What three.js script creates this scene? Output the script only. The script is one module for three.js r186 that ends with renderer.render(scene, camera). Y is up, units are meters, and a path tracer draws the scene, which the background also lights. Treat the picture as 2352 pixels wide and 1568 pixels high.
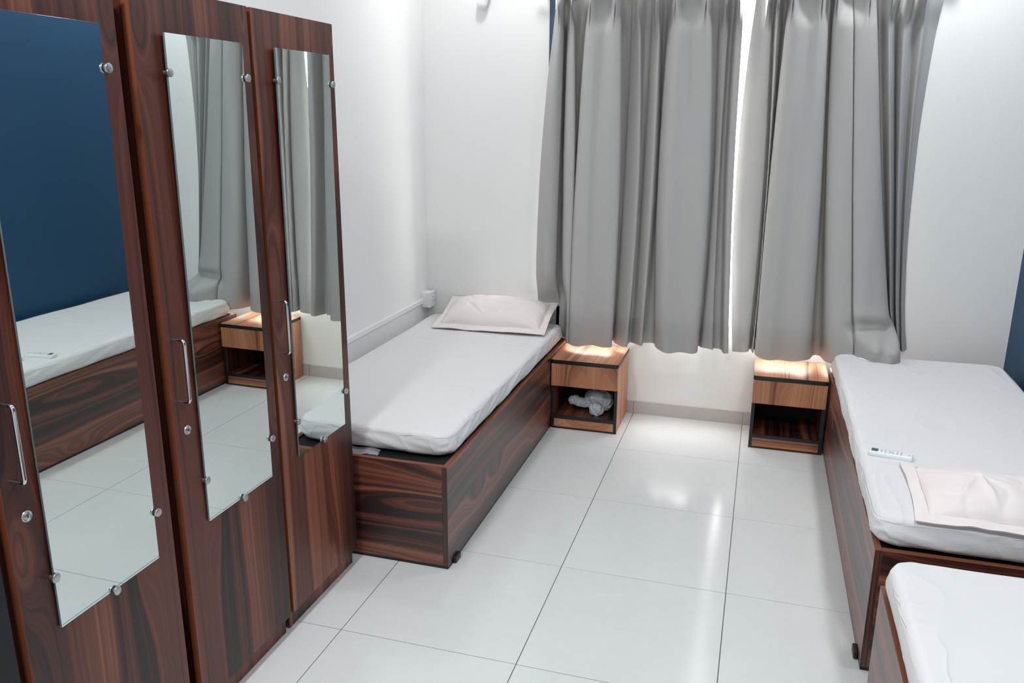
import * as THREE from 'three';
import { RoundedBoxGeometry } from 'three/addons/geometries/RoundedBoxGeometry.js';
import { mergeGeometries, mergeVertices, toCreasedNormals } from 'three/addons/utils/BufferGeometryUtils.js';
import { RectAreaLightUniformsLib } from 'three/addons/lights/RectAreaLightUniformsLib.js';

// ------------------------------------------------------------------ camera, sky, lights, exposure
const scene = new THREE.Scene();
const camera = new THREE.PerspectiveCamera(44.913, 2352 / 1568, 0.05, 60);
camera.position.set(0.6174, 1.6341, 3.9081);
camera.rotation.set(-0.26719, 0.29296, 0.00563, 'YXZ');
const renderer = new THREE.WebGLRenderer({ antialias: true });
renderer.toneMapping = THREE.LinearToneMapping;
renderer.toneMappingExposure = 1.0;
renderer.shadowMap.enabled = true;
scene.background = new THREE.Color(1.0, 0.985, 0.965);   // bright hazy daylight behind the curtains
scene.backgroundIntensity = 22;
RectAreaLightUniformsLib.init();
const LAMP_COLOR = new THREE.Color(0.96, 0.985, 1.0);
const LAMP_POWER = 178;
const LAMP_SIZE = 0.17;
const LAMP_SPOTS = [[-0.72, -0.12, 0.36], [1.35, -0.1, 0.66], [-0.65, 1.5, 0.42], [1.35, 1.5, 0.74], [-0.55, 3.3, 2.0], [1.3, 3.3, 1.4]];

// ------------------------------------------------------------------ room measures (metres)
const XL = -1.25, XR = 1.82, ZB = -0.548, ZF = 4.8, CEIL = 2.85;
const WIN = { x0: -0.5, x1: 1.2, y0: 0.49, y1: 2.3 };

// ------------------------------------------------------------------ helpers
function rng(seed) { let a = seed >>> 0; return () => { a = (a + 0x6D2B79F5) | 0; let t = Math.imul(a ^ (a >>> 15), 1 | a); t = (t + Math.imul(t ^ (t >>> 7), 61 | t)) ^ t; return ((t ^ (t >>> 14)) >>> 0) / 4294967296; }; }
const R = rng(77);
const hash = (x, y) => { let h = Math.imul(x, 374761393) + Math.imul(y, 668265263) | 0; h = Math.imul(h ^ (h >>> 13), 1274126177); return ((h ^ (h >>> 16)) >>> 0) / 4294967296; };
const sm = (t) => t * t * (3 - 2 * t);
function noise(x, y) { const i = Math.floor(x), j = Math.floor(y), u = sm(x - i), v = sm(y - j); const a = hash(i, j), b = hash(i + 1, j), c = hash(i, j + 1), d = hash(i + 1, j + 1); return a + (b - a) * u + (c - a) * v + (a - b - c + d) * u * v; }
function fbm(x, y, n = 3) { let s = 0, a = 0.5, t = 0; for (let k = 0; k < n; k++) { s += a * noise(x + k * 17.3, y + k * 9.1); t += a; a *= 0.5; x *= 2.03; y *= 2.03; } return s / t; }
const ridge = (x, y, n = 3) => 1 - Math.abs(2 * fbm(x, y, n) - 1);
const lerp = (a, b, t) => a + (b - a) * t, clamp = (v, a = 0, b = 1) => Math.min(b, Math.max(a, v));
const smooth = (a, b, x) => sm(clamp((x - a) / (b - a)));

const taken = {};
function numbered(n) { taken[n] = (taken[n] ?? -1) + 1; return taken[n] ? n + '_' + String(taken[n]).padStart(3, '0') : n; }
function tag(o, label, category, group) { o.userData = { label, category }; if (group) o.userData.group = group; return o; }
function thing(name, label, category, pos = [0, 0, 0], group) { const o = new THREE.Group(); o.name = numbered(name); o.position.set(...pos); scene.add(o); return tag(o, label, category, group); }
function mesh(name, geo, mat, parent = scene) { const m = new THREE.Mesh(geo, mat); m.name = parent === scene ? numbered(name) : name; parent.add(m); return m; }
function struct(name, geo, mat) { const m = mesh(name, geo, mat); m.userData.kind = 'structure'; return m; }
const box = (x0, x1, y0, y1, z0, z1, r = 0) => { const g = r ? new RoundedBoxGeometry(x1 - x0, y1 - y0, z1 - z0, 1, r) : new THREE.BoxGeometry(x1 - x0, y1 - y0, z1 - z0); g.translate((x0 + x1) / 2, (y0 + y1) / 2, (z0 + z1) / 2); return g; };
const plain = (g) => { const o = g.index ? g.toNonIndexed() : g; for (const k of Object.keys(o.attributes)) if (!['position', 'normal', 'uv'].includes(k)) o.deleteAttribute(k); return o; };
const merge = (list) => mergeGeometries(list.map(plain));

// wood boards: uv in texture units, u across the grain, v along it
const WOOD_W = 0.9, WOOD_L = 2.4;
function grain(g, along, seedU = R(), seedV = R()) {
  const p = g.attributes.position, n = g.attributes.normal, uv = new Float32Array(p.count * 2);
  const ax = 'xyz'.indexOf(along);
  for (let i = 0; i < p.count; i++) {
    const P = [p.getX(i), p.getY(i), p.getZ(i)], N = [Math.abs(n.getX(i)), Math.abs(n.getY(i)), Math.abs(n.getZ(i))];
    const face = N.indexOf(Math.max(...N));
    let v = P[ax], u;
    const rest = [0, 1, 2].filter((k) => k !== ax && k !== face);
    u = P[rest[0]];
    if (face === ax) { v = P[rest[1]] * 0.2; }
    uv[2 * i] = u / WOOD_W + seedU; uv[2 * i + 1] = v / WOOD_L + seedV;
  }
  g.setAttribute('uv', new THREE.BufferAttribute(uv, 2)); return g;
}
const board = (x0, x1, y0, y1, z0, z1, along, su, sv, r = 0.0012) => grain(box(x0, x1, y0, y1, z0, z1, r), along, su, sv);

// ------------------------------------------------------------------ textures
function dataTexture(w, h, fn, srgb = true) {
  const d = new Uint8Array(w * h * 4);
  for (let j = 0; j < h; j++) for (let i = 0; i < w; i++) { const c = fn(i / w, j / h), k = 4 * (j * w + i); d[k] = clamp(c[0]) * 255; d[k + 1] = clamp(c[1]) * 255; d[k + 2] = clamp(c[2]) * 255; d[k + 3] = 255; }
  const t = new THREE.DataTexture(d, w, h); t.wrapS = t.wrapT = THREE.MirroredRepeatWrapping; t.magFilter = THREE.LinearFilter; t.minFilter = THREE.LinearMipmapLinearFilter; t.generateMipmaps = true;
  if (srgb) t.colorSpace = THREE.SRGBColorSpace; t.needsUpdate = true; return t;
}
function woodTexture(seed, ramp, veins, w = 900, h = 2000, wob = 1) {
  const r = rng(seed), knots = [];
  for (let k = 0; k < 9; k++) knots.push([r() * WOOD_W, r() * WOOD_L, 0.025 + 0.03 * r(), 0.12 + 0.2 * r(), (r() < 0.5 ? -1 : 1) * (0.5 + 0.6 * r())]);
  const o = seed * 3.7;
  const n1 = (f) => noise(f, o);
  return dataTexture(w, h, (s, t) => {
    const x = s * WOOD_W, y = t * WOOD_L;
    let X = x + wob * (0.05 * (fbm(x * 3 + o, y * 0.8, 2) - 0.5) + 0.02 * (fbm(x * 9 + o, y * 2.2 + 5, 2) - 0.5));
    let F = X * 8;
    for (const [cx, cy, a, b, s2] of knots) { const q = ((X - cx) / a) ** 2 + ((y - cy) / b) ** 2; if (q < 9) F += s2 * Math.exp(-q); }
    const wide = n1(F * 1.7), mid = n1(F * 5.2 + 31), thin = n1(F * 17 + 7), hair = n1(F * 55 + 3);
    const pore = noise(x * 520, y * 9 + o), mott = fbm(x * 14, y * 1.7 + o, 2);
    let v = 0.30 * wide + 0.30 * mid + 0.19 * thin + 0.12 * hair + 0.09 * mott;
    v = clamp((v - 0.5) * 1.95 + 0.5) - 0.12 * (pore > 0.72 ? (pore - 0.72) / 0.28 : 0);
    const q = n1(F * 4.1 + 90), line = Math.exp(-(((q - 0.5) / 0.035) ** 2)) * smooth(0.42, 0.68, fbm(x * 5 + 3 + o, y * 0.9, 2));
    v = clamp(v - veins * line);
    const k = v * (ramp.length - 1), i = Math.min(ramp.length - 2, Math.floor(k)), f = k - i;
    return [0, 1, 2].map((c) => lerp(ramp[i][c], ramp[i + 1][c], f) / 255);
  });
}
const walnutMap = woodTexture(11, [[34, 14, 9], [66, 29, 21], [97, 49, 36], [120, 67, 49], [150, 96, 69]], 0.4);
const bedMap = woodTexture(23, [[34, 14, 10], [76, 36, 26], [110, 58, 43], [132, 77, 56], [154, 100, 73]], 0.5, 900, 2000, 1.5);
const standMap = woodTexture(41, [[70, 40, 30], [140, 88, 62], [172, 114, 82], [190, 130, 95], [206, 146, 110]], 0.55, 512, 1280);
const weave = dataTexture(512, 512, (s, t) => { const a = 0.5 + 0.3 * (noise(s * 256, t * 60) - 0.5) + 0.3 * (noise(s * 60, t * 256) - 0.5) + 0.3 * (noise(s * 500, t * 500) - 0.5); return [a, a, a]; }, false);
const creases = dataTexture(1024, 1024, (s, t) => {
  const a = fbm(s * 5 + 2, t * 5, 2) * 3, L1 = Math.pow(ridge(s * 7 + a * 0.35, t * 2.2 + a * 0.6, 2), 10), L2 = Math.pow(ridge(s * 3.1 + 9 + a * 0.5, t * 6 + a * 0.3, 2), 12);
  const v = 0.35 * fbm(s * 6, t * 6, 3) + 0.32 * L1 + 0.2 * L2; return [v, v, v];
}, false);
const tileMap = dataTexture(512, 512, (s, t) => { const v = 0.5 * fbm(s * 7, t * 5, 4) + 0.5 * fbm(s * 40, t * 40, 2); const k = 0.985 + 0.03 * (v - 0.5); return [k, k, k]; });
const plaster = dataTexture(512, 512, (s, t) => { const v = 0.6 * fbm(s * 9, t * 9, 3) + 0.4 * noise(s * 250, t * 250); return [v, v, v]; }, false);

// ------------------------------------------------------------------ materials
const std = (o) => new THREE.MeshPhysicalMaterial({ side: THREE.DoubleSide, ...o });
const S = (r, g, b) => new THREE.Color().setRGB(r / 255, g / 255, b / 255, THREE.SRGBColorSpace);
const M = {
  wall: std({ color: S(244, 244, 242), roughness: 0.6, bumpMap: plaster, bumpScale: 0.0006 }),
  blue: std({ color: S(8, 65, 100), roughness: 0.55, bumpMap: plaster, bumpScale: 0.0006 }),
  navy: std({ color: S(14, 18, 27), roughness: 0.6 }),
  tile: std({ color: S(226, 228, 227), map: tileMap, roughness: 0.16, ior: 1.52 }),
  skirt: std({ color: S(196, 190, 186), roughness: 0.2 }),
  grout: std({ color: S(84, 82, 80), roughness: 0.9 }),
  walnut: std({ map: walnutMap, roughness: 0.42, clearcoat: 0.08, clearcoatRoughness: 0.35 }),
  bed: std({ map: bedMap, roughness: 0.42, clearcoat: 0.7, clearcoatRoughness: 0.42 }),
  edge: std({ color: S(124, 66, 40), roughness: 0.45 }),
  stand: std({ map: standMap, roughness: 0.4 }),
  black: std({ color: S(22, 24, 28), roughness: 0.4 }),
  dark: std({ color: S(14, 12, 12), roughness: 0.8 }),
  sheet: std({ color: S(228, 227, 228), roughness: 0.85, bumpMap: creases, bumpScale: 0.006, sheen: 0.2 }),
  pillow: std({ color: S(238, 228, 226), roughness: 0.85, bumpMap: creases, bumpScale: 0.004, sheen: 0.2 }),
  curtain: std({ color: S(175, 174, 172), roughness: 0.62, bumpMap: weave, bumpScale: 0.0004, transmission: 0.005, thickness: 0, sheen: 0.4, sheenRoughness: 0.5 }),
  chrome: std({ color: S(205, 205, 208), metalness: 1, roughness: 0.12 }),
  steel: std({ color: S(190, 190, 190), metalness: 1, roughness: 0.32 }),
  mirror: std({ color: S(222, 230, 228), metalness: 1, roughness: 0.012 }),
  glassEdge: std({ color: S(120, 150, 150), roughness: 0.1, metalness: 0.5 }),
  mirrorBack: std({ color: S(20, 26, 36), roughness: 0.5 }),
  plastic: std({ color: S(242, 242, 242), roughness: 0.35 }),
  remote: std({ color: S(236, 242, 243), roughness: 0.3 }),
  screen: std({ color: S(86, 100, 106), roughness: 0.15 }),
  key: std({ color: S(196, 204, 206), roughness: 0.5 }),
  bag: std({ color: S(222, 226, 230), roughness: 0.45, transmission: 0.25, thickness: 0 }),
  cloth: std({ color: S(160, 158, 168), roughness: 0.9 }),
  frame: std({ color: S(206, 208, 210), roughness: 0.4 }),
  trim: std({ color: S(58, 78, 108), roughness: 0.5, bumpMap: plaster, bumpScale: 0.002 }),
  pane: std({ color: S(255, 255, 255), roughness: 0.0, transmission: 1, thickness: 0 }),
  lamp: std({ color: S(255, 255, 255), emissive: LAMP_COLOR, emissiveIntensity: 4, roughness: 0.6 }),
};

// ------------------------------------------------------------------ room shell
{
  const T = 0.14;
  struct('wall_back', merge([
    box(XL - T, WIN.x0, -T, CEIL + T, ZB - T, ZB), box(WIN.x1, XR + T, -T, CEIL + T, ZB - T, ZB),
    box(WIN.x0, WIN.x1, -T, WIN.y0, ZB - T, ZB), box(WIN.x0, WIN.x1, WIN.y1, CEIL + T, ZB - T, ZB)]), M.wall);
  struct('wall_left', box(XL - T, XL, -T, CEIL + T, ZB, ZF), M.wall);
  struct('wall_right', box(XR, XR + T, -T, CEIL + T, ZB, ZF), M.blue);
  struct('wall_front', box(XL - T, XR + T, -T, CEIL + T, ZF, ZF + T), M.wall);
  struct('ceiling', box(XL, XR, CEIL, CEIL + T, ZB, ZF), M.wall);
  struct('added_shade_panel', box(XL, -0.746, 0, CEIL, 2.824, 2.95), M.navy);  // added near-black panel that keeps lamp light off the nearest door edge

  const floor = new THREE.Group(); floor.name = 'floor'; floor.userData.kind = 'structure'; scene.add(floor);
  mesh('screed', box(XL, XR, -T, -0.0016, ZB, ZF), M.grout, floor);
  const J = 0.0013;
  for (let i = -3; i < 4; i++) for (let k = -1; k < 9; k++) {
    const x0 = Math.max(XL, i * 0.6 + J), x1 = Math.min(XR, i * 0.6 + 0.6 - J), z0 = Math.max(ZB, k * 0.6 + J * 0.85), z1 = Math.min(ZF, k * 0.6 + 0.6 - J * 0.85);
    if (x1 - x0 < 0.01 || z1 - z0 < 0.01) continue;
    const g = box(x0, x1, -0.009, 0, z0, z1, 0.0005), uv = g.attributes.uv, p = g.attributes.position, a = R(), b = R();
    for (let q = 0; q < p.count; q++) uv.setXY(q, p.getX(q) / 1.2 + a, p.getZ(q) / 1.2 + b);
    mesh('tile', g, M.tile, floor);
  }
  const sk = new THREE.Group(); sk.name = 'baseboard_back'; sk.userData.kind = 'structure'; scene.add(sk);
  for (let i = -3; i < 4; i++) { const x0 = Math.max(XL, i * 0.6 + 0.0008), x1 = Math.min(XR, i * 0.6 + 0.5992); if (x1 > x0) mesh('tile', box(x0, x1, 0, 0.075, ZB, ZB + 0.009, 0.0008), M.skirt, sk); }
  for (const [name, x0, x1] of [['baseboard_left', XL, XL + 0.009], ['baseboard_right', XR - 0.009, XR]]) {
    const s2 = new THREE.Group(); s2.name = name; s2.userData.kind = 'structure'; scene.add(s2);
    for (let k = 0; k < 8; k++) mesh('tile', box(x0, x1, 0, 0.075, Math.max(ZB + 0.01, k * 0.6 - 0.5992), k * 0.6 - 0.0008, 0.0008), M.skirt, s2);
  }
  // sliding window behind the curtains
  const w = new THREE.Group(); w.name = 'window_1'; w.userData.kind = 'structure'; scene.add(w);
  const { x0, x1, y0, y1 } = WIN, z0 = ZB - 0.1, z1 = ZB - 0.05, f = 0.045;
  mesh('window_frame', merge([box(x0, x1, y0, y0 + f, z0, z1), box(x0, x1, y1 - f, y1, z0, z1), box(x0, x0 + f, y0 + f, y1 - f, z0, z1), box(x1 - f, x1, y0 + f, y1 - f, z0, z1)]), M.frame, w);
  const m1 = lerp(x0, x1, 1 / 3), m2 = lerp(x0, x1, 2 / 3);
  for (const m of [m1, m2]) mesh('mullion', box(m - 0.02, m + 0.02, y0 + f, y1 - f, z0, z1), M.frame, w);
  for (const [a, b] of [[x0 + f, m1 - 0.02], [m1 + 0.02, m2 - 0.02], [m2 + 0.02, x1 - f]]) mesh('pane', box(a, b, y0 + f, y1 - f, (z0 + z1) / 2 - 0.002, (z0 + z1) / 2 + 0.002), M.pane, w);
  mesh('window_trim', merge([box(x0 - 0.03, x0, 1.2, y1 + 0.05, ZB, ZB + 0.005), box(x0, x1, y1, y1 + 0.05, ZB, ZB + 0.005)]), M.trim, w);
}

// ------------------------------------------------------------------ ceiling downlights (above the frame)
const lampPlace = ['over the head of the bed by the left wall', 'over the head of the bed by the blue wall', 'over the wardrobe with the mirror nearest the bed', 'over the foot of the middle bed', 'near the door end over the wardrobes', 'near the door end over the nearest bed'];
LAMP_SPOTS.forEach(([x, z, dim], i) => {
  const t = thing('ceiling_light', 'square white ceiling downlight ' + lampPlace[i], 'ceiling light', [x, CEIL, z], 'ceiling downlights');
  const h = LAMP_SIZE / 2, e = h + 0.018;
  mesh('frame', merge([box(-e, e, -0.022, 0, -e, -h), box(-e, e, -0.022, 0, h, e), box(-e, -h, -0.022, 0, -h, h), box(h, e, -0.022, 0, -h, h)]), M.plastic, t);
  mesh('diffuser', box(-h, h, -0.012, -0.002, -h, h), M.lamp, t);
  const L = new THREE.RectAreaLight(LAMP_COLOR, LAMP_POWER * dim, LAMP_SIZE * 0.98, LAMP_SIZE * 0.98);
  L.position.set(x, CEIL - 0.024, z); L.rotation.x = -Math.PI / 2; scene.add(L);
});

// ------------------------------------------------------------------ wardrobes: three separate units, each with a mirrored door
const XD = -0.742;                                       // plane of the door faces
function studGeo() {
  const a = new THREE.CylinderGeometry(0.0055, 0.0055, 0.012, 16).rotateZ(Math.PI / 2).translate(0.006, 0, 0);
  const b = new THREE.LatheGeometry([[0, 0], [0.0095, 0], [0.0105, 0.0012], [0.0105, 0.0055], [0.0095, 0.0068], [0, 0.0068]].map((q) => new THREE.Vector2(...q)), 24).rotateZ(-Math.PI / 2).translate(0.0105, 0, 0);
  return merge([a, b]);
}
const stud = studGeo();
function wardrobe(zc, zn, label, seed, mz0, mz1, studs) {
  const t = thing('wardrobe', label, 'wardrobe', [0, 0, 0], 'mirrored wardrobes along the left wall');
  const top = 1.91, y0 = 0.066, c0 = zc + 0.003, c1 = zn - 0.003, xb = XL + 0.004, xf = XD - 0.021;
  mesh('side_panel', board(xb, xf, 0, top - 0.002, c0, c0 + 0.018, 'y', seed, 0.1), M.walnut, t);
  mesh('side_panel', board(xb, xf, 0, top - 0.002, c1 - 0.018, c1, 'y', seed + 0.2, 0.3), M.walnut, t);
  mesh('top_panel', board(xb, xf, top - 0.02, top - 0.002, c0 + 0.018, c1 - 0.018, 'z'), M.walnut, t);
  mesh('back_panel', board(xb, xb + 0.006, 0.06, top - 0.02, c0 + 0.018, c1 - 0.018, 'y'), M.walnut, t);
  mesh('bottom_panel', board(xb + 0.006, xf, 0.062, 0.08, c0 + 0.018, c1 - 0.018, 'z'), M.walnut, t);
  mesh('plinth', board(xf - 0.018, xf - 0.0005, 0, 0.062, c0 + 0.018, c1 - 0.018, 'y', seed + 0.4, 0.2), M.walnut, t);
  const d = mesh('door', board(XD - 0.018, XD, y0, top, zc, zn, 'y', seed, 0.05), M.walnut, t);
  mesh('edge_band', merge([box(XD - 0.0178, XD - 0.0006, y0 + 0.001, top - 0.001, zn - 0.0006, zn + 0.0005), box(XD - 0.0178, XD - 0.0006, y0 + 0.001, top - 0.001, zc - 0.0005, zc + 0.0006)]), M.edge, d);
  // mirror: glass pane held off the door by studs, leaning out a little at the top
  const mg = new THREE.Group(); mg.name = 'mirror'; t.add(mg);
  const mb = 0.583, mt = 1.815, mw = mz1 - mz0;
  mg.position.set(XD + 0.003, mb - 0.002, (mz0 + mz1) / 2 + 0.008); mg.rotation.z = -0.0075;
  mesh('mirror_glass', box(0.0042, 0.0050, 0.0004, mt - mb - 0.0004, -mw / 2 + 0.0004, mw / 2 - 0.0004), M.mirror, mg);
  mesh('mirror_edge', box(0.0, 0.0042, 0, mt - mb, -mw / 2, mw / 2, 0.0004), M.glassEdge, mg);
  mesh('mirror_backing', box(-0.0012, -0.0001, 0.002, mt - mb - 0.002, -mw / 2 + 0.001, mw / 2 - 0.001), M.mirrorBack, mg);
  for (const [y, z] of studs) { const s = mesh('stud', stud, M.steel, t); s.position.set(XD + (y - mb) * 0.0075, y, z + 0.006); }
  // D handle and lock near the camera-side edge
  const hz = zn - 0.026, path = new THREE.CurvePath();
  const P = (x, y) => new THREE.Vector3(XD + x, y, hz), r = 0.011, o = 0.034, ya = 0.94, yb = 1.10;
  path.add(new THREE.LineCurve3(P(-0.002, yb), P(o - r, yb))); path.add(new THREE.QuadraticBezierCurve3(P(o - r, yb), P(o, yb), P(o, yb - r)));
  path.add(new THREE.LineCurve3(P(o, yb - r), P(o, ya + r))); path.add(new THREE.QuadraticBezierCurve3(P(o, ya + r), P(o, ya), P(o - r, ya))); path.add(new THREE.LineCurve3(P(o - r, ya), P(-0.002, ya)));
  mesh('handle', new THREE.TubeGeometry(path, 90, 0.0045, 14), M.chrome, t);
  const lk = mesh('lock', new THREE.LatheGeometry([[0, 0.004], [0.0065, 0.004], [0.0068, 0.0018], [0.0088, 0.0018], [0.0095, 0.004], [0.0118, 0.0035], [0.0126, 0.001], [0.0126, 0]].map((q) => new THREE.Vector2(...q)), 32).rotateZ(-Math.PI / 2), M.steel, t);
  lk.position.set(XD, 0.857, zn - 0.046);
  mesh('keyhole', merge([new THREE.CylinderGeometry(0.0018, 0.0018, 0.001, 12).rotateZ(Math.PI / 2).translate(0.0042, 0.0012, 0), box(0.0038, 0.0047, -0.0034, 0.001, -0.0007, 0.0007)]), M.black, lk);
  return t;
}
const studRows = (a, b) => [[1.725, b + 0.004], [1.725, a - 0.004], [0.702, b + 0.004], [0.702, a - 0.004], [0.580, (a + b) / 2]];
wardrobe(1.402, 1.847, 'dark walnut wardrobe with narrow mirror, standing right at the foot of a bed', 0.03, 1.452, 1.757, studRows(1.452, 1.757));
wardrobe(1.864, 2.308, 'middle one of the three dark walnut wardrobes with long mirrors', 0.31, 1.912, 2.213, studRows(1.912, 2.213));
wardrobe(2.354, 2.800, 'nearest dark walnut wardrobe, its mirror reflecting the blue wall', 0.52, 2.411, 2.712, studRows(2.411, 2.712));

// ------------------------------------------------------------------ beds
const BED_H = 0.41;
function bed(w, len, label, pos, turn, seed, near) {        // local: x 0..w, z 0..len
  const t = thing('bed_frame', label, 'bed', pos, 'box beds'); t.rotation.y = turn;
  const p = 0.02, y0 = 0.012;
  mesh('side_panel', board(0, p, y0, BED_H, 0, len, 'z', seed, 0.1), M.bed, t);
  mesh('side_panel', board(w - p, w, y0, BED_H, 0, len, 'z', seed + 0.3, 0.4), M.bed, t);
  mesh('end_panel', board(p, w - p, y0, BED_H, 0, p, 'x', seed + 0.1, 0.2), M.bed, t);
  mesh('end_panel', board(p, w - p, y0, BED_H, len - p, len, 'x', seed + 0.45, 0.33), M.bed, t);
  mesh('base_board', box(p, w - p, 0.385, 0.4, p, len - p), M.dark, t);
  mesh('top_edge', merge([box(0.001, p - 0.001, BED_H - 0.0006, BED_H + 0.0006, 0.001, len - 0.001), box(w - p + 0.001, w - 0.001, BED_H - 0.0006, BED_H + 0.0006, 0.001, len - 0.001),
    box(p, w - p, BED_H - 0.0006, BED_H + 0.0006, 0.001, p - 0.001), box(p, w - p, BED_H - 0.0006, BED_H + 0.0006, len - p + 0.001, len - 0.001)]), M.edge, t);
  mesh('base_strip', merge([box(0.002, p, 0, y0, 0.002, len - 0.002), box(w - p, w - 0.002, 0, y0, 0.002, len - 0.002), box(p, w - p, 0, y0, 0.002, p), box(p, w - p, 0, y0, len - p, len - 0.002)]), M.black, t);
  for (const x of near ? [near] : []) {
    for (const z of [len - 0.075]) mesh('corner_foot', box(x > 0 ? w - 0.001 : -0.013, x > 0 ? w + 0.013 : 0.001, 0, 0.026, z - 0.026, z + 0.026, 0.004), M.black, t);
  }
  return t;
}
bed(0.835, 1.893, 'dark walnut box bed along the left wall, beyond the wardrobes', [-1.232, 0, -0.545], 0, 0.05, 1);
bed(0.79, 1.9, 'dark walnut box bed along the blue wall, remote control on its mattress', [1.001, 0, -0.388], 0.006, 0.42, -1);
bed(0.79, 1.9, 'dark walnut box bed in the near corner, cut off by the picture edge', [1.004, 0, 1.715], 0.0, 0.7, -1);

function mattressGeo(w, h, len, seed, crease, rc) {             // centred in plan, base at y = 0
  
  const hx = w / 2, hz = len / 2;
  const outline = (d) => {
    const r = Math.max(rc - d, 0.0), ax = Math.max(hx - d - r, 0), az = Math.max(hz - d - r, 0), out = [];
    const corner = (sx, sz, a0) => { for (let k = 0; k <= 8; k++) { const a = a0 + (k / 8) * Math.PI / 2; out.push([sx * ax + r * Math.cos(a), sz * az + r * Math.sin(a)]); } };
    const edge = (x0, z0, x1, z1, n) => { for (let k = 1; k < n; k++) out.push([lerp(x0, x1, k / n), lerp(z0, z1, k / n)]); };
    corner(1, 1, 0); edge(ax, az + r, -ax, az + r, 34); corner(-1, 1, Math.PI / 2); edge(-ax - r, az, -ax - r, -az, 70); corner(-1, -1, Math.PI); edge(-ax, -az - r, ax, -az - r, 34); corner(1, -1, Math.PI * 1.5); edge(ax + r, -az, ax + r, az, 70);
    return out;
  };
  const prof = [[0.06, 0.0], [0.02, 0.0], [0.008, 0.004], [0.001, 0.014]];
  for (let k = 1; k < 8; k++) prof.push([-0.004 * Math.sin(Math.PI * k / 8), lerp(0.014, h - 0.026, k / 8)]);
  for (let k = 0; k <= 6; k++) { const a = (k / 6) * Math.PI / 2; prof.push([0.026 * (1 - Math.cos(a)), h - 0.026 + 0.026 * Math.sin(a)]); }
  for (let k = 1; k <= 16; k++) prof.push([0.026 + (hx - 0.026) * (k / 16), h]);
  const rows = prof.length, ring = outline(0).length, pos = [], uv = [], idx = [];
  prof.forEach(([d, y], j) => outline(d).forEach(([x, z], i) => {
    const a = Math.atan2(z, x), side = j >= 2 && j < 13, ex = Math.abs(x) / hx, ez = Math.abs(z) / hz;
    let X = x, Y = y, Z = z;
    if (side) { const s = ez > ex ? x : z; const k = crease * 0.007 * (Math.pow(ridge(s * 5 + seed + y * 20, y * 26 + s * 5 + seed, 3), 3) - 0.4) + crease * 0.0015 * (noise(s * 26 + seed, y * 60) - 0.5); const n = Math.hypot(x / hx, z / hz); X += (ex > 0.93 ? Math.sign(x) : 0) * k; Z += (ez > 0.95 ? Math.sign(z) : 0) * k; }
    if (j >= 12) { Y += 0.010 * (fbm(x * 2.4 + seed, z * 2.4, 2) - 0.5) + 0.0028 * crease * (ridge(x * 8 + seed + z * 1.7, z * 2.0, 2) - 0.6); }
    const cd = Math.hypot(Math.max(0, ex - 0.86) / 0.14, Math.max(0, ez - 0.94) / 0.06);
    if (j >= 4 && j < 20 && ex > 0.8 && ez > 0.92) { const k = 0.004 * (noise(X * 60 + seed, Z * 60 + y * 90) - 0.5); X += k * Math.sign(x) * 0.5; Z += k * Math.sign(z); }
    pos.push(X, Y, Z); uv.push(x * 0.9 + (side ? y * 0.7 : 0) + seed, z * 0.9 + (side ? y * 0.7 : 0));
  }));
  for (let j = 0; j < rows - 1; j++) for (let i = 0; i < ring; i++) { const a = j * ring + i, b = j * ring + (i + 1) % ring, c = a + ring, d = b + ring; idx.push(a, c, b, b, c, d); }
  const g = new THREE.BufferGeometry(); g.setAttribute('position', new THREE.Float32BufferAttribute(pos, 3)); g.setAttribute('uv', new THREE.Float32BufferAttribute(uv, 2)); g.setIndex(idx); g.computeVertexNormals(); return g;
}
function mattress(label, x0, x1, z0, z1, base, h, seed, crease, rc = 0.07) {
  const m = mesh('mattress', mattressGeo(x1 - x0, h, z1 - z0, seed, crease, rc), M.sheet);
  m.position.set((x0 + x1) / 2, base, (z0 + z1) / 2); tag(m, label, 'mattress', 'white sheeted mattresses'); return m;
}
mattress('white mattress with pillow against the back wall, beside the wardrobes', -1.216, -0.4135, -0.535, 1.272, 0.4115, 0.088, 3, 1);
mattress('white mattress holding the remote control and a pillow at its near end', 1.009, 1.765, -0.365, 1.487, 0.412, 0.09, 8, 1);
mattress('bare white mattress in the lower right corner', 1.012, 1.765, 1.706, 3.58, 0.412, 0.088, 15, 0.4, 0.065);

// folded cloth squeezed out under the foot of the left mattress
{
  const g = new THREE.PlaneGeometry(0.13, 0.07, 16, 10), p = g.attributes.position;
  for (let i = 0; i < p.count; i++) { const x = p.getX(i), y = p.getY(i); p.setXYZ(i, x, 0.004 * Math.sin(x * 60) + 0.003 * noise(x * 90, y * 90), y + 0.25 * x * (y < 0 ? 1 : 0.4)); }
  g.computeVertexNormals();
  const g2 = g.clone().translate(0.012, 0.0035, 0.004), c = mesh('folded_cloth', merge([g, g2]), M.cloth);
  c.position.set(-0.775, 0.4015, 1.285); c.rotation.y = 0.25; tag(c, 'grey cloth edge peeking out under the left mattress beside the wardrobe', 'cloth');
}

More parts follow.
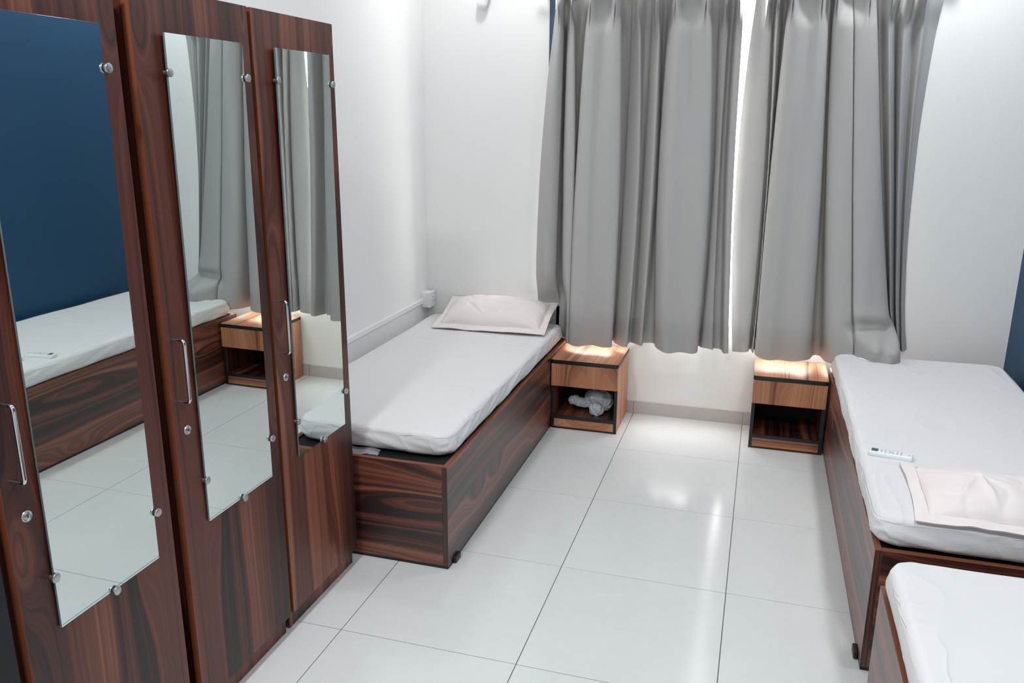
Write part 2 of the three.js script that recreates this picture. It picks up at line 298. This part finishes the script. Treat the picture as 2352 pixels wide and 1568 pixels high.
// ------------------------------------------------------------------ pillows
function pillow(label, a, b, fl, thick, seed, pleats) {
  const t = thing('pillow', label, 'pillow', [0, 0, 0], 'pink-white flanged pillows');
  const xi = a / 2 - fl, zi = b / 2 - fl, NX = 84, NZ = 56;
  const H = (x, z) => { const u = clamp(Math.abs(x) / xi), v = clamp(Math.abs(z) / zi); return thick * Math.pow(1 - Math.pow(u, 2.6), 0.55) * Math.pow(1 - Math.pow(v, 2.2), 0.55); };
  const wave = (x, z) => 0.010 * (fbm(x * 7 + seed, z * 7, 2) - 0.5) + 0.004 * (noise(x * 24 + seed, z * 24) - 0.5);
  const crease = (x, z) => { let s = 0; for (const [px, pz, ang, len, dep] of pleats) { const c = Math.cos(ang), q = Math.sin(ang), u = (x - px) * c + (z - pz) * q, v = -(x - px) * q + (z - pz) * c; s += dep * Math.exp(-((v / 0.008) ** 2)) * Math.exp(-((u / len) ** 2)); } return s; };
  const sheetOf = (x0, x1, z0, z1, nx, nz, f) => { const g = new THREE.PlaneGeometry(1, 1, nx, nz), p = g.attributes.position, uv = g.attributes.uv; for (let i = 0; i < p.count; i++) { const x = lerp(x0, x1, p.getX(i) + 0.5), z = lerp(z0, z1, p.getY(i) + 0.5); const q = f(x, z); p.setXYZ(i, q[0], q[1], q[2]); uv.setXY(i, x + seed, z); } g.computeVertexNormals(); return g; };
  const topF = (x, z) => [x, 0.012 + 0.8 * H(x, z) + wave(x, z) + crease(x, z) * clamp(H(x, z) / (thick * 0.4)) - 0.006 * Math.pow(ridge(x * 9 + seed, z * 6, 2), 6), z];
  const botF = (x, z) => [x, 0.008 - 0.2 * H(x, z) * 0.3 + wave(x, z), z];
  mesh('pillow_body', merge([sheetOf(-xi, xi, -zi, zi, NX, NZ, topF), sheetOf(-xi, xi, -zi, zi, 40, 26, botF)]), M.pillow, t);
  const ringF = (dy) => (x, z) => { const e = Math.max(Math.abs(x) - xi, Math.abs(z) - zi, 0) / fl, s = wave(x, z) + 0.012 * e * (fbm(x * 9 + seed + 4, z * 9, 2) - 0.45) ; const bow = 1 - 0.03 * Math.cos(z / b * Math.PI) ; return [x * (Math.abs(x) > xi ? bow : 1), 0.0105 + s + dy - 0.006 * e, z]; };
  const parts = [];
  for (const dy of [-0.0015, 0.0015]) for (const [x0, x1, z0, z1, nx, nz] of [[-a / 2, a / 2, zi, b / 2, 90, 6], [-a / 2, a / 2, -b / 2, -zi, 90, 6], [-a / 2, -xi, -zi, zi, 6, 50], [xi, a / 2, -zi, zi, 6, 50]]) parts.push(sheetOf(x0, x1, z0, z1, nx, nz, ringF(dy)));
  mesh('flange', merge(parts), M.pillow, t);
  return t;
}
const pl1 = pillow('pink-white pillow leaning on the back wall, on the left bed', 0.64, 0.37, 0.04, 0.105, 2, [[-0.1, 0.06, 0.75, 0.06, -0.012], [0.14, 0.05, -0.6, 0.05, -0.008]]);
pl1.position.set(-0.765, 0.556, -0.368); pl1.rotation.set(0.29, 0.02, 0.0);
const pl2 = pillow('pink-white pillow at the near end of the bed along the blue wall', 0.62, 0.43, 0.042, 0.075, 9, [[-0.16, 0.06, -1.15, 0.07, 0.01], [-0.1, 0.04, 1.45, 0.08, 0.01], [-0.1, -0.03, 0.6, 0.05, 0.008]]);
pl2.position.set(1.428, 0.507, 1.285); pl2.rotation.set(0.0, -0.03, 0.0);

// ------------------------------------------------------------------ nightstands
function nightstand(label, x0, zf, zb, w) {
  const t = thing('nightstand', label, 'nightstand', [x0, 0, 0], 'low bedside tables under the window');
  const p = 0.017, top = 0.39, tt = 0.02, d0 = 0.245, d1 = top - tt - 0.003;
  const xs = [[0.002, p], [w - p, w - 0.002]];
  for (const [a, b] of xs) {
    mesh('side_panel', board(a, b, 0.004, top - tt, zb, zf - 0.019, 'y'), M.stand, t);
    mesh('edge_band', box(a - 0.0004, b + 0.0004, 0.002, d0 - 0.001, zf - 0.019, zf - 0.016), M.black, t);
  }
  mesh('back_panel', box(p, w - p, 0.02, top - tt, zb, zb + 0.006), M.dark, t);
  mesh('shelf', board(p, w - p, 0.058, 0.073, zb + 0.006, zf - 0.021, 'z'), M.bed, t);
  for (const x of [p, w - p - 0.001]) mesh('inner_shade_sheet', board(x, x + 0.001, 0.073, 0.26, zb + 0.006, zf - 0.022, 'y', undefined, undefined, 0.0002), M.bed, t);  // dark sheets added; with shelf and back they colour in the compartment shade
  mesh('shelf_edge', box(p, w - p, 0.056, 0.0745, zf - 0.021, zf - 0.0165), M.black, t);
  mesh('plinth', board(p, w - p, 0.008, 0.056, zf - 0.036, zf - 0.02, 'x'), M.stand, t);
  mesh('base_strip', box(0.002, w - 0.002, 0, 0.008, zf - 0.034, zf - 0.017), M.black, t);
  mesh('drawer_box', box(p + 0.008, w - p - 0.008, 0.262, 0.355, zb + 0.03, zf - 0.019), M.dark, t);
  mesh('drawer_front', board(0.003, w - 0.003, d0, d1, zf - 0.0185, zf - 0.002, 'y'), M.stand, t);
  const sh = (i) => { const s = new THREE.Shape(), r = 0.018 - i, a = i, b = w - i, f = -(zf - i), k = -(zb); s.moveTo(a, k); s.lineTo(b, k); s.lineTo(b, f + r); s.quadraticCurveTo(b, f, b - r, f); s.lineTo(a + r, f); s.quadraticCurveTo(a, f, a, f + r); s.lineTo(a, k); return s; };
  const band = new THREE.ExtrudeGeometry(sh(0), { depth: tt - 0.001, bevelEnabled: false, curveSegments: 8 }).rotateX(-Math.PI / 2).translate(0, top - tt, 0);
  mesh('top_edge', toCreasedNormals(band, 0.6), M.black, t);
  const lam = new THREE.ExtrudeGeometry(sh(0.0006), { depth: 0.0012, bevelEnabled: false, curveSegments: 8 }).rotateX(-Math.PI / 2).translate(0, top - 0.0012, 0);
  mesh('table_top', grain(toCreasedNormals(lam, 0.6), 'z'), M.stand, t);
  return t;
}
nightstand('low walnut nightstand with a crumpled plastic bag inside', -0.396, -0.168, -0.532, 0.36);
nightstand('low walnut nightstand with an empty compartment, beside the bed along the blue wall', 0.638, -0.203, -0.532, 0.355);

// crumpled plastic bag on the shelf
{
  const lump = (sx, sy, sz, x, y, z, seed, rz = 0) => { let g = new THREE.IcosahedronGeometry(1, 14); g.deleteAttribute('uv'); g = mergeVertices(g, 1e-4); const p = g.attributes.position, v = new THREE.Vector3(); for (let i = 0; i < p.count; i++) { v.fromBufferAttribute(p, i); const k = 1 + 0.42 * (ridge(v.x * 1.7 + seed + v.z, v.y * 1.9 + v.z * 1.3, 3) - 0.62) + 0.14 * (noise(v.x * 6 + seed, v.y * 6 + v.z * 5) - 0.5); v.multiplyScalar(k); p.setXYZ(i, v.x * sx, Math.max(v.y * sy, -sy * 0.75), v.z * sz); } g.rotateZ(rz); g.translate(x, y, z); g = toCreasedNormals(g, 0.45); g.setAttribute('uv', new THREE.Float32BufferAttribute(new Float32Array(g.attributes.position.count * 2), 2)); return g; };
  const b = mesh('plastic_bag', merge([lump(0.072, 0.062, 0.055, 0.03, 0.058, -0.02, 3), lump(0.05, 0.024, 0.026, -0.065, 0.046, 0.0, 7, -0.12), lump(0.03, 0.026, 0.03, -0.1, 0.056, 0.0, 12), lump(0.036, 0.04, 0.035, 0.03, 0.03, 0.04, 19, 0.3)]), M.bag);
  b.position.set(-0.19, 0.0735, -0.30); tag(b, 'crumpled translucent white plastic bag inside the left nightstand', 'plastic bag');
}

// ------------------------------------------------------------------ curtains: [x at y 2.05, x at y 1.354, x at y 0.50, z] along each cloth
const c1 = [[-0.496,-0.554,-0.566,-0.488],[-0.445,-0.489,-0.493,-0.394],[-0.422,-0.434,-0.445,-0.421],[-0.451,-0.456,-0.462,-0.511],[-0.43,-0.436,-0.421,-0.511],[-0.402,-0.405,-0.392,-0.421],[-0.365,-0.351,-0.357,-0.408],[-0.378,-0.367,-0.381,-0.503],[-0.333,-0.361,-0.382,-0.496],[-0.303,-0.33,-0.345,-0.387],[-0.262,-0.267,-0.276,-0.36],[-0.204,-0.23,-0.211,-0.374],[-0.147,-0.153,-0.144,-0.36],[-0.126,-0.106,-0.111,-0.387],[-0.151,-0.132,-0.136,-0.503],[-0.101,-0.101,-0.122,-0.511],[-0.086,-0.088,-0.106,-0.473],[-0.039,-0.017,-0.036,-0.421],[-0.035,-0.014,-0.035,-0.481],[-0.027,-0.019,-0.035,-0.514],[-0.0,-0.005,-0.02,-0.511],[0.016,0.014,0.004,-0.473],[0.055,0.059,0.042,-0.435],[0.057,0.073,0.048,-0.503],[0.077,0.074,0.094,-0.514],[0.108,0.092,0.119,-0.421],[0.158,0.145,0.169,-0.36],[0.219,0.223,0.236,-0.374],[0.281,0.305,0.315,-0.36],[0.309,0.345,0.344,-0.394],[0.297,0.334,0.333,-0.503],[0.328,0.351,0.346,-0.511],[0.344,0.366,0.364,-0.481],[0.38,0.388,0.412,-0.473],[0.386,0.392,0.419,-0.511],[0.402,0.412,0.453,-0.511],[0.418,0.428,0.472,-0.432],[0.451,0.462,0.498,-0.426]];
const c2 = [[0.492,0.471,0.513,-0.466],[0.514,0.492,0.531,-0.466],[0.546,0.526,0.559,-0.467],[0.58,0.599,0.599,-0.466],[0.582,0.601,0.603,-0.511],[0.59,0.616,0.616,-0.503],[0.606,0.624,0.625,-0.435],[0.626,0.632,0.627,-0.481],[0.63,0.632,0.627,-0.511],[0.642,0.634,0.632,-0.503],[0.649,0.638,0.64,-0.394],[0.694,0.696,0.695,-0.354],[0.752,0.756,0.769,-0.367],[0.799,0.825,0.855,-0.354],[0.835,0.872,0.899,-0.394],[0.838,0.878,0.923,-0.496],[0.853,0.896,0.954,-0.496],[0.853,0.896,0.975,-0.394],[0.892,0.941,1.024,-0.354],[0.935,1.001,1.085,-0.356],[0.942,1.011,1.099,-0.381],[0.946,1.017,1.109,-0.356],[0.994,1.075,1.183,-0.354],[1.038,1.133,1.275,-0.381],[1.054,1.15,1.282,-0.488],[1.07,1.162,1.285,-0.496],[1.092,1.178,1.281,-0.421],[1.123,1.204,1.301,-0.473],[1.131,1.21,1.307,-0.507],[1.157,1.218,1.307,-0.435],[1.199,1.242,1.323,-0.473],[1.208,1.249,1.329,-0.511],[1.245,1.262,1.338,-0.481],[1.271,1.275,1.349,-0.507],[1.314,1.297,1.36,-0.526]];
const pin1 = [-0.44, -0.373, -0.278, -0.156, -0.042, 0.047, 0.134, 0.278, 0.366, 0.43], pin2 = [0.56, 0.605, 0.671, 0.797, 0.861, 0.999, 1.092, 1.123, 1.181, 1.231];
const hemY = (x) => 0.420 + 0.020 * clamp((x + 0.4) / 1.4) + 0.004 * Math.sin(x * 23) + 0.003 * Math.sin(x * 51 + 1);
function curtain(label, C, pins, drape, seed) {
  const t = thing('curtain', label, 'curtain', [0, 0, 0], 'grey pinch-pleated curtains');
  const N = (C.length - 1) * 14, TOP = 2.27;
  const at = (k) => new THREE.CatmullRomCurve3(C.map((c) => new THREE.Vector3(c[k], 0, c[3])), false, 'catmullrom', 0.5);
  const K = [at(0), at(1), at(2)], pts = K.map((c) => Array.from({ length: N + 1 }, (_, i) => c.getPoint(i / N)));
  const rows = []; for (let j = 0; j <= 16; j++) rows.push(lerp(TOP, 2.02, j / 16)); for (let j = 1; j <= 34; j++) rows.push(lerp(2.02, 0.72, j / 34)); for (let j = 1; j <= 26; j++) rows.push(-j / 26);
  function P(i, y) {
    const a = pts[0][i], b = pts[1][i], c = pts[2][i], y0 = 2.05, y1 = 1.354, y2 = 0.5;
    const l0 = (y - y1) * (y - y2) / ((y0 - y1) * (y0 - y2)), l1 = (y - y0) * (y - y2) / ((y1 - y0) * (y1 - y2)), l2 = (y - y0) * (y - y1) / ((y2 - y0) * (y2 - y1));
    let x = a.x * l0 + b.x * l1 + c.x * l2, z = b.z;
    // pinch pleats below the heading
    const w = smooth(2.02, 2.16, y) * (1 - 0.75 * smooth(2.165, 2.2, y));
    let best = 9, px = x; for (const q of pins) if (Math.abs(q - x) < best) { best = Math.abs(q - x); px = q; }
    if (w > 0) { const g = Math.exp(-((best / 0.024) ** 2)); x = lerp(x, px, 0.6 * w * g); z = lerp(z, -0.47, 0.5 * w * (1 - g)); z = lerp(z, -0.352, w * g * g) - 0.03 * w * Math.exp(-((best / 0.005) ** 2)) * smooth(2.17, 2.13, y); }
    z += 0.006 * (fbm(i * 0.03 + seed, y * 2.5, 2) - 0.5) + 0.006 * (fbm(x * 5 + seed, y * 2.4, 2) - 0.5) * smooth(2.0, 1.6, y);
    x += 0.004 * (fbm(i * 0.02 + seed + 8, y * 2.2, 2) - 0.5);
    if (!drape) z = lerp(z, -0.537, smooth(0.8, 0.6, y) * smooth(-0.36, -0.42, x));   // pressed flat behind the pillow
    return [x, y, z];
  }
  const pos = [], uv = [], idx = [];
  function row(i, r) {
    let y = r; const xb = pts[2][i].x;
    if (r <= 0) { const hem = hemY(xb); y = lerp(0.72, hem, -r); }
    let [x, yy, z] = P(i, Math.max(y, 0.4));
    if (drape) {                                            // the cloth beyond the bed edge lands on the mattress and folds forward
      const d = smooth(1.035, 1.12, xb), back = 1 - smooth(1.27, 1.30, xb) * (z < -0.42 ? 1 : 0);
      if (d > 0 && y < 0.74) {
        const f = clamp((0.74 - y) / 0.3), land = 0.4985, fr = smooth(1.05, 1.19, xb);
        const yl = lerp(0.74, land, f), kink = Math.exp(-(((f - 0.4) / 0.14) ** 2)), out = smooth(0.42, 0.8, f);
        const zz = z - 0.045 * kink * back * (0.4 + 0.6 * fr) + back * (0.13 * fr * out + 0.02 * Math.sin(f * Math.PI) * fr + 0.009 * fr * smooth(0.2, 0.6, f) * Math.sin(xb * 62 + f * 7));
        x += 0.022 * fr * d * smooth(0.15, 0.45, f) * (1 - 0.4 * smooth(0.5, 1, f)) * back;
        yy = lerp(yy, yl, d); z = lerp(z, zz, d);
      }
    }
    return [x, yy, z];
  }
  rows.forEach((r, j) => { for (let i = 0; i <= N; i++) { const q = row(i, r); pos.push(...q); uv.push(i * 0.02, q[1] * 3); } });
  for (let j = 0; j < rows.length - 1; j++) for (let i = 0; i < N; i++) { const a = j * (N + 1) + i, b = a + 1, c = a + N + 1, d = c + 1; idx.push(a, c, b, b, c, d); }
  const g = new THREE.BufferGeometry(); g.setAttribute('position', new THREE.Float32BufferAttribute(pos, 3)); g.setAttribute('uv', new THREE.Float32BufferAttribute(uv, 2)); g.setIndex(idx); g.computeVertexNormals();
  mesh('drape', g, M.curtain, t);
  // doubled hem, standing proud of the cloth
  const n = g.attributes.normal, hp = [], hu = [], hi = [], first = rows.length - 9;
  for (let j = first; j < rows.length; j++) for (let i = 0; i <= N; i++) { const k = j * (N + 1) + i; hp.push(pos[3 * k] + n.getX(k) * 0.0016, pos[3 * k + 1] + n.getY(k) * 0.0016, pos[3 * k + 2] + n.getZ(k) * 0.0016); hu.push(uv[2 * k], uv[2 * k + 1]); }
  for (let j = 0; j < rows.length - first - 1; j++) for (let i = 0; i < N; i++) { const a = j * (N + 1) + i, b = a + 1, c = a + N + 1, d = c + 1; hi.push(a, c, b, b, c, d); }
  const hg = new THREE.BufferGeometry(); hg.setAttribute('position', new THREE.Float32BufferAttribute(hp, 3)); hg.setAttribute('uv', new THREE.Float32BufferAttribute(hu, 2)); hg.setIndex(hi); hg.computeVertexNormals();
  mesh('hem', hg, M.curtain, t);
  return t;
}
curtain('grey pleated curtain hanging behind the left nightstand, left of the bright gap', c1, pin1, false, 1);
curtain('grey pleated curtain right of the bright gap, its corner spread over a mattress', c2, pin2, true, 5);
{
  const t = thing('curtain_rail', 'white curtain rail above the window', 'curtain rail', [0, 0, 0]);
  mesh('rail', new THREE.CylinderGeometry(0.012, 0.012, 2.0, 20).rotateZ(Math.PI / 2).translate(0.38, 2.285, -0.46), M.steel, t);
  for (const x of [-0.55, 1.31]) mesh('bracket', box(x - 0.01, x + 0.01, 2.275, 2.295, ZB, -0.45), M.steel, t);
}

// ------------------------------------------------------------------ remote control
{
  const t = thing('remote_control', 'white air conditioner remote control lying on the mattress', 'remote control', [1.108, 0.498, 0.985]);
  t.rotation.y = -0.2;
  const g = new RoundedBoxGeometry(0.142, 0.019, 0.044, 5, 0.008); g.translate(0, 0.0095, 0);
  mesh('case', g, M.remote, t);
  mesh('screen', box(-0.062, -0.041, 0.0186, 0.0195, -0.014, 0.014, 0.0003), M.screen, t);
  for (let c = 0; c < 6; c++) for (let r = -1; r <= 1; r++) { if ((c === 2 || c === 3) && r === 0) continue; mesh('button', new THREE.CylinderGeometry(0.0031, 0.0033, 0.0014, 12).translate(-0.03 + c * 0.0125, 0.0194, r * 0.0105), M.key, t); }
  mesh('button', new THREE.CylinderGeometry(0.0055, 0.0058, 0.0014, 16).translate(0.0012, 0.0194, 0), M.key, t);
  mesh('logo', box(0.056, 0.0585, 0.0188, 0.0193, -0.004, 0.004), M.screen, t);
}

// ------------------------------------------------------------------ socket and cable trunking on the left wall
{
  const t = thing('wall_socket', 'white surface-mounted socket box on the left wall above the pillow', 'socket', [XL, 0.594, -0.487]);
  mesh('back_box', box(0, 0.044, -0.043, 0.043, -0.043, 0.043, 0.003), M.plastic, t);
  mesh('face_plate', box(0.044, 0.053, -0.045, 0.045, -0.045, 0.045, 0.003), M.plastic, t);
  const f = mesh('socket_insert', box(0.053, 0.0545, -0.024, 0.024, -0.03, 0.012, 0.0005), M.plastic, t);
  for (const [y, z, r] of [[0.012, -0.009, 0.0036], [-0.006, -0.0185, 0.0028], [-0.006, 0.0005, 0.0028], [-0.016, -0.0185, 0.002], [-0.016, 0.0005, 0.002]]) mesh('pin_hole', new THREE.CylinderGeometry(r, r, 0.001, 12).rotateZ(Math.PI / 2).translate(0.0546, y, z), M.black, f);
  mesh('switch_rocker', box(0.053, 0.057, -0.016, 0.016, 0.019, 0.036, 0.001), M.plastic, t);
  const k = thing('cable_trunking', 'white cable trunking running along the left wall to the socket', 'cable trunking', [XL, 0.588, 0]);
  mesh('channel', box(0, 0.013, -0.0115, 0.0115, -0.443, 1.396, 0.001), M.plastic, k);
  mesh('cover', box(0.013, 0.0165, -0.0125, 0.0125, -0.443, 1.396, 0.001), M.plastic, k);
}
// tip of a white fixture on the back wall, at the upper edge of the picture
{
  const t = thing('wall_fixture', 'rounded tip of a white fixture on the wall, at the top edge', 'wall fixture', [-0.87, 2.28, ZB]);
  const g = new THREE.CapsuleGeometry(0.03, 0.16, 8, 24); g.scale(1, 1, 0.7); mesh('housing', g.rotateZ(-0.3).translate(0, 0, 0.03), M.plastic, t);
  mesh('mount', box(-0.02, 0.02, 0.0, 0.08, 0, 0.02, 0.003), M.plastic, t);
}

scene.traverse((o) => { if (o.isMesh) { o.castShadow = true; o.receiveShadow = true; } });
renderer.render(scene, camera);
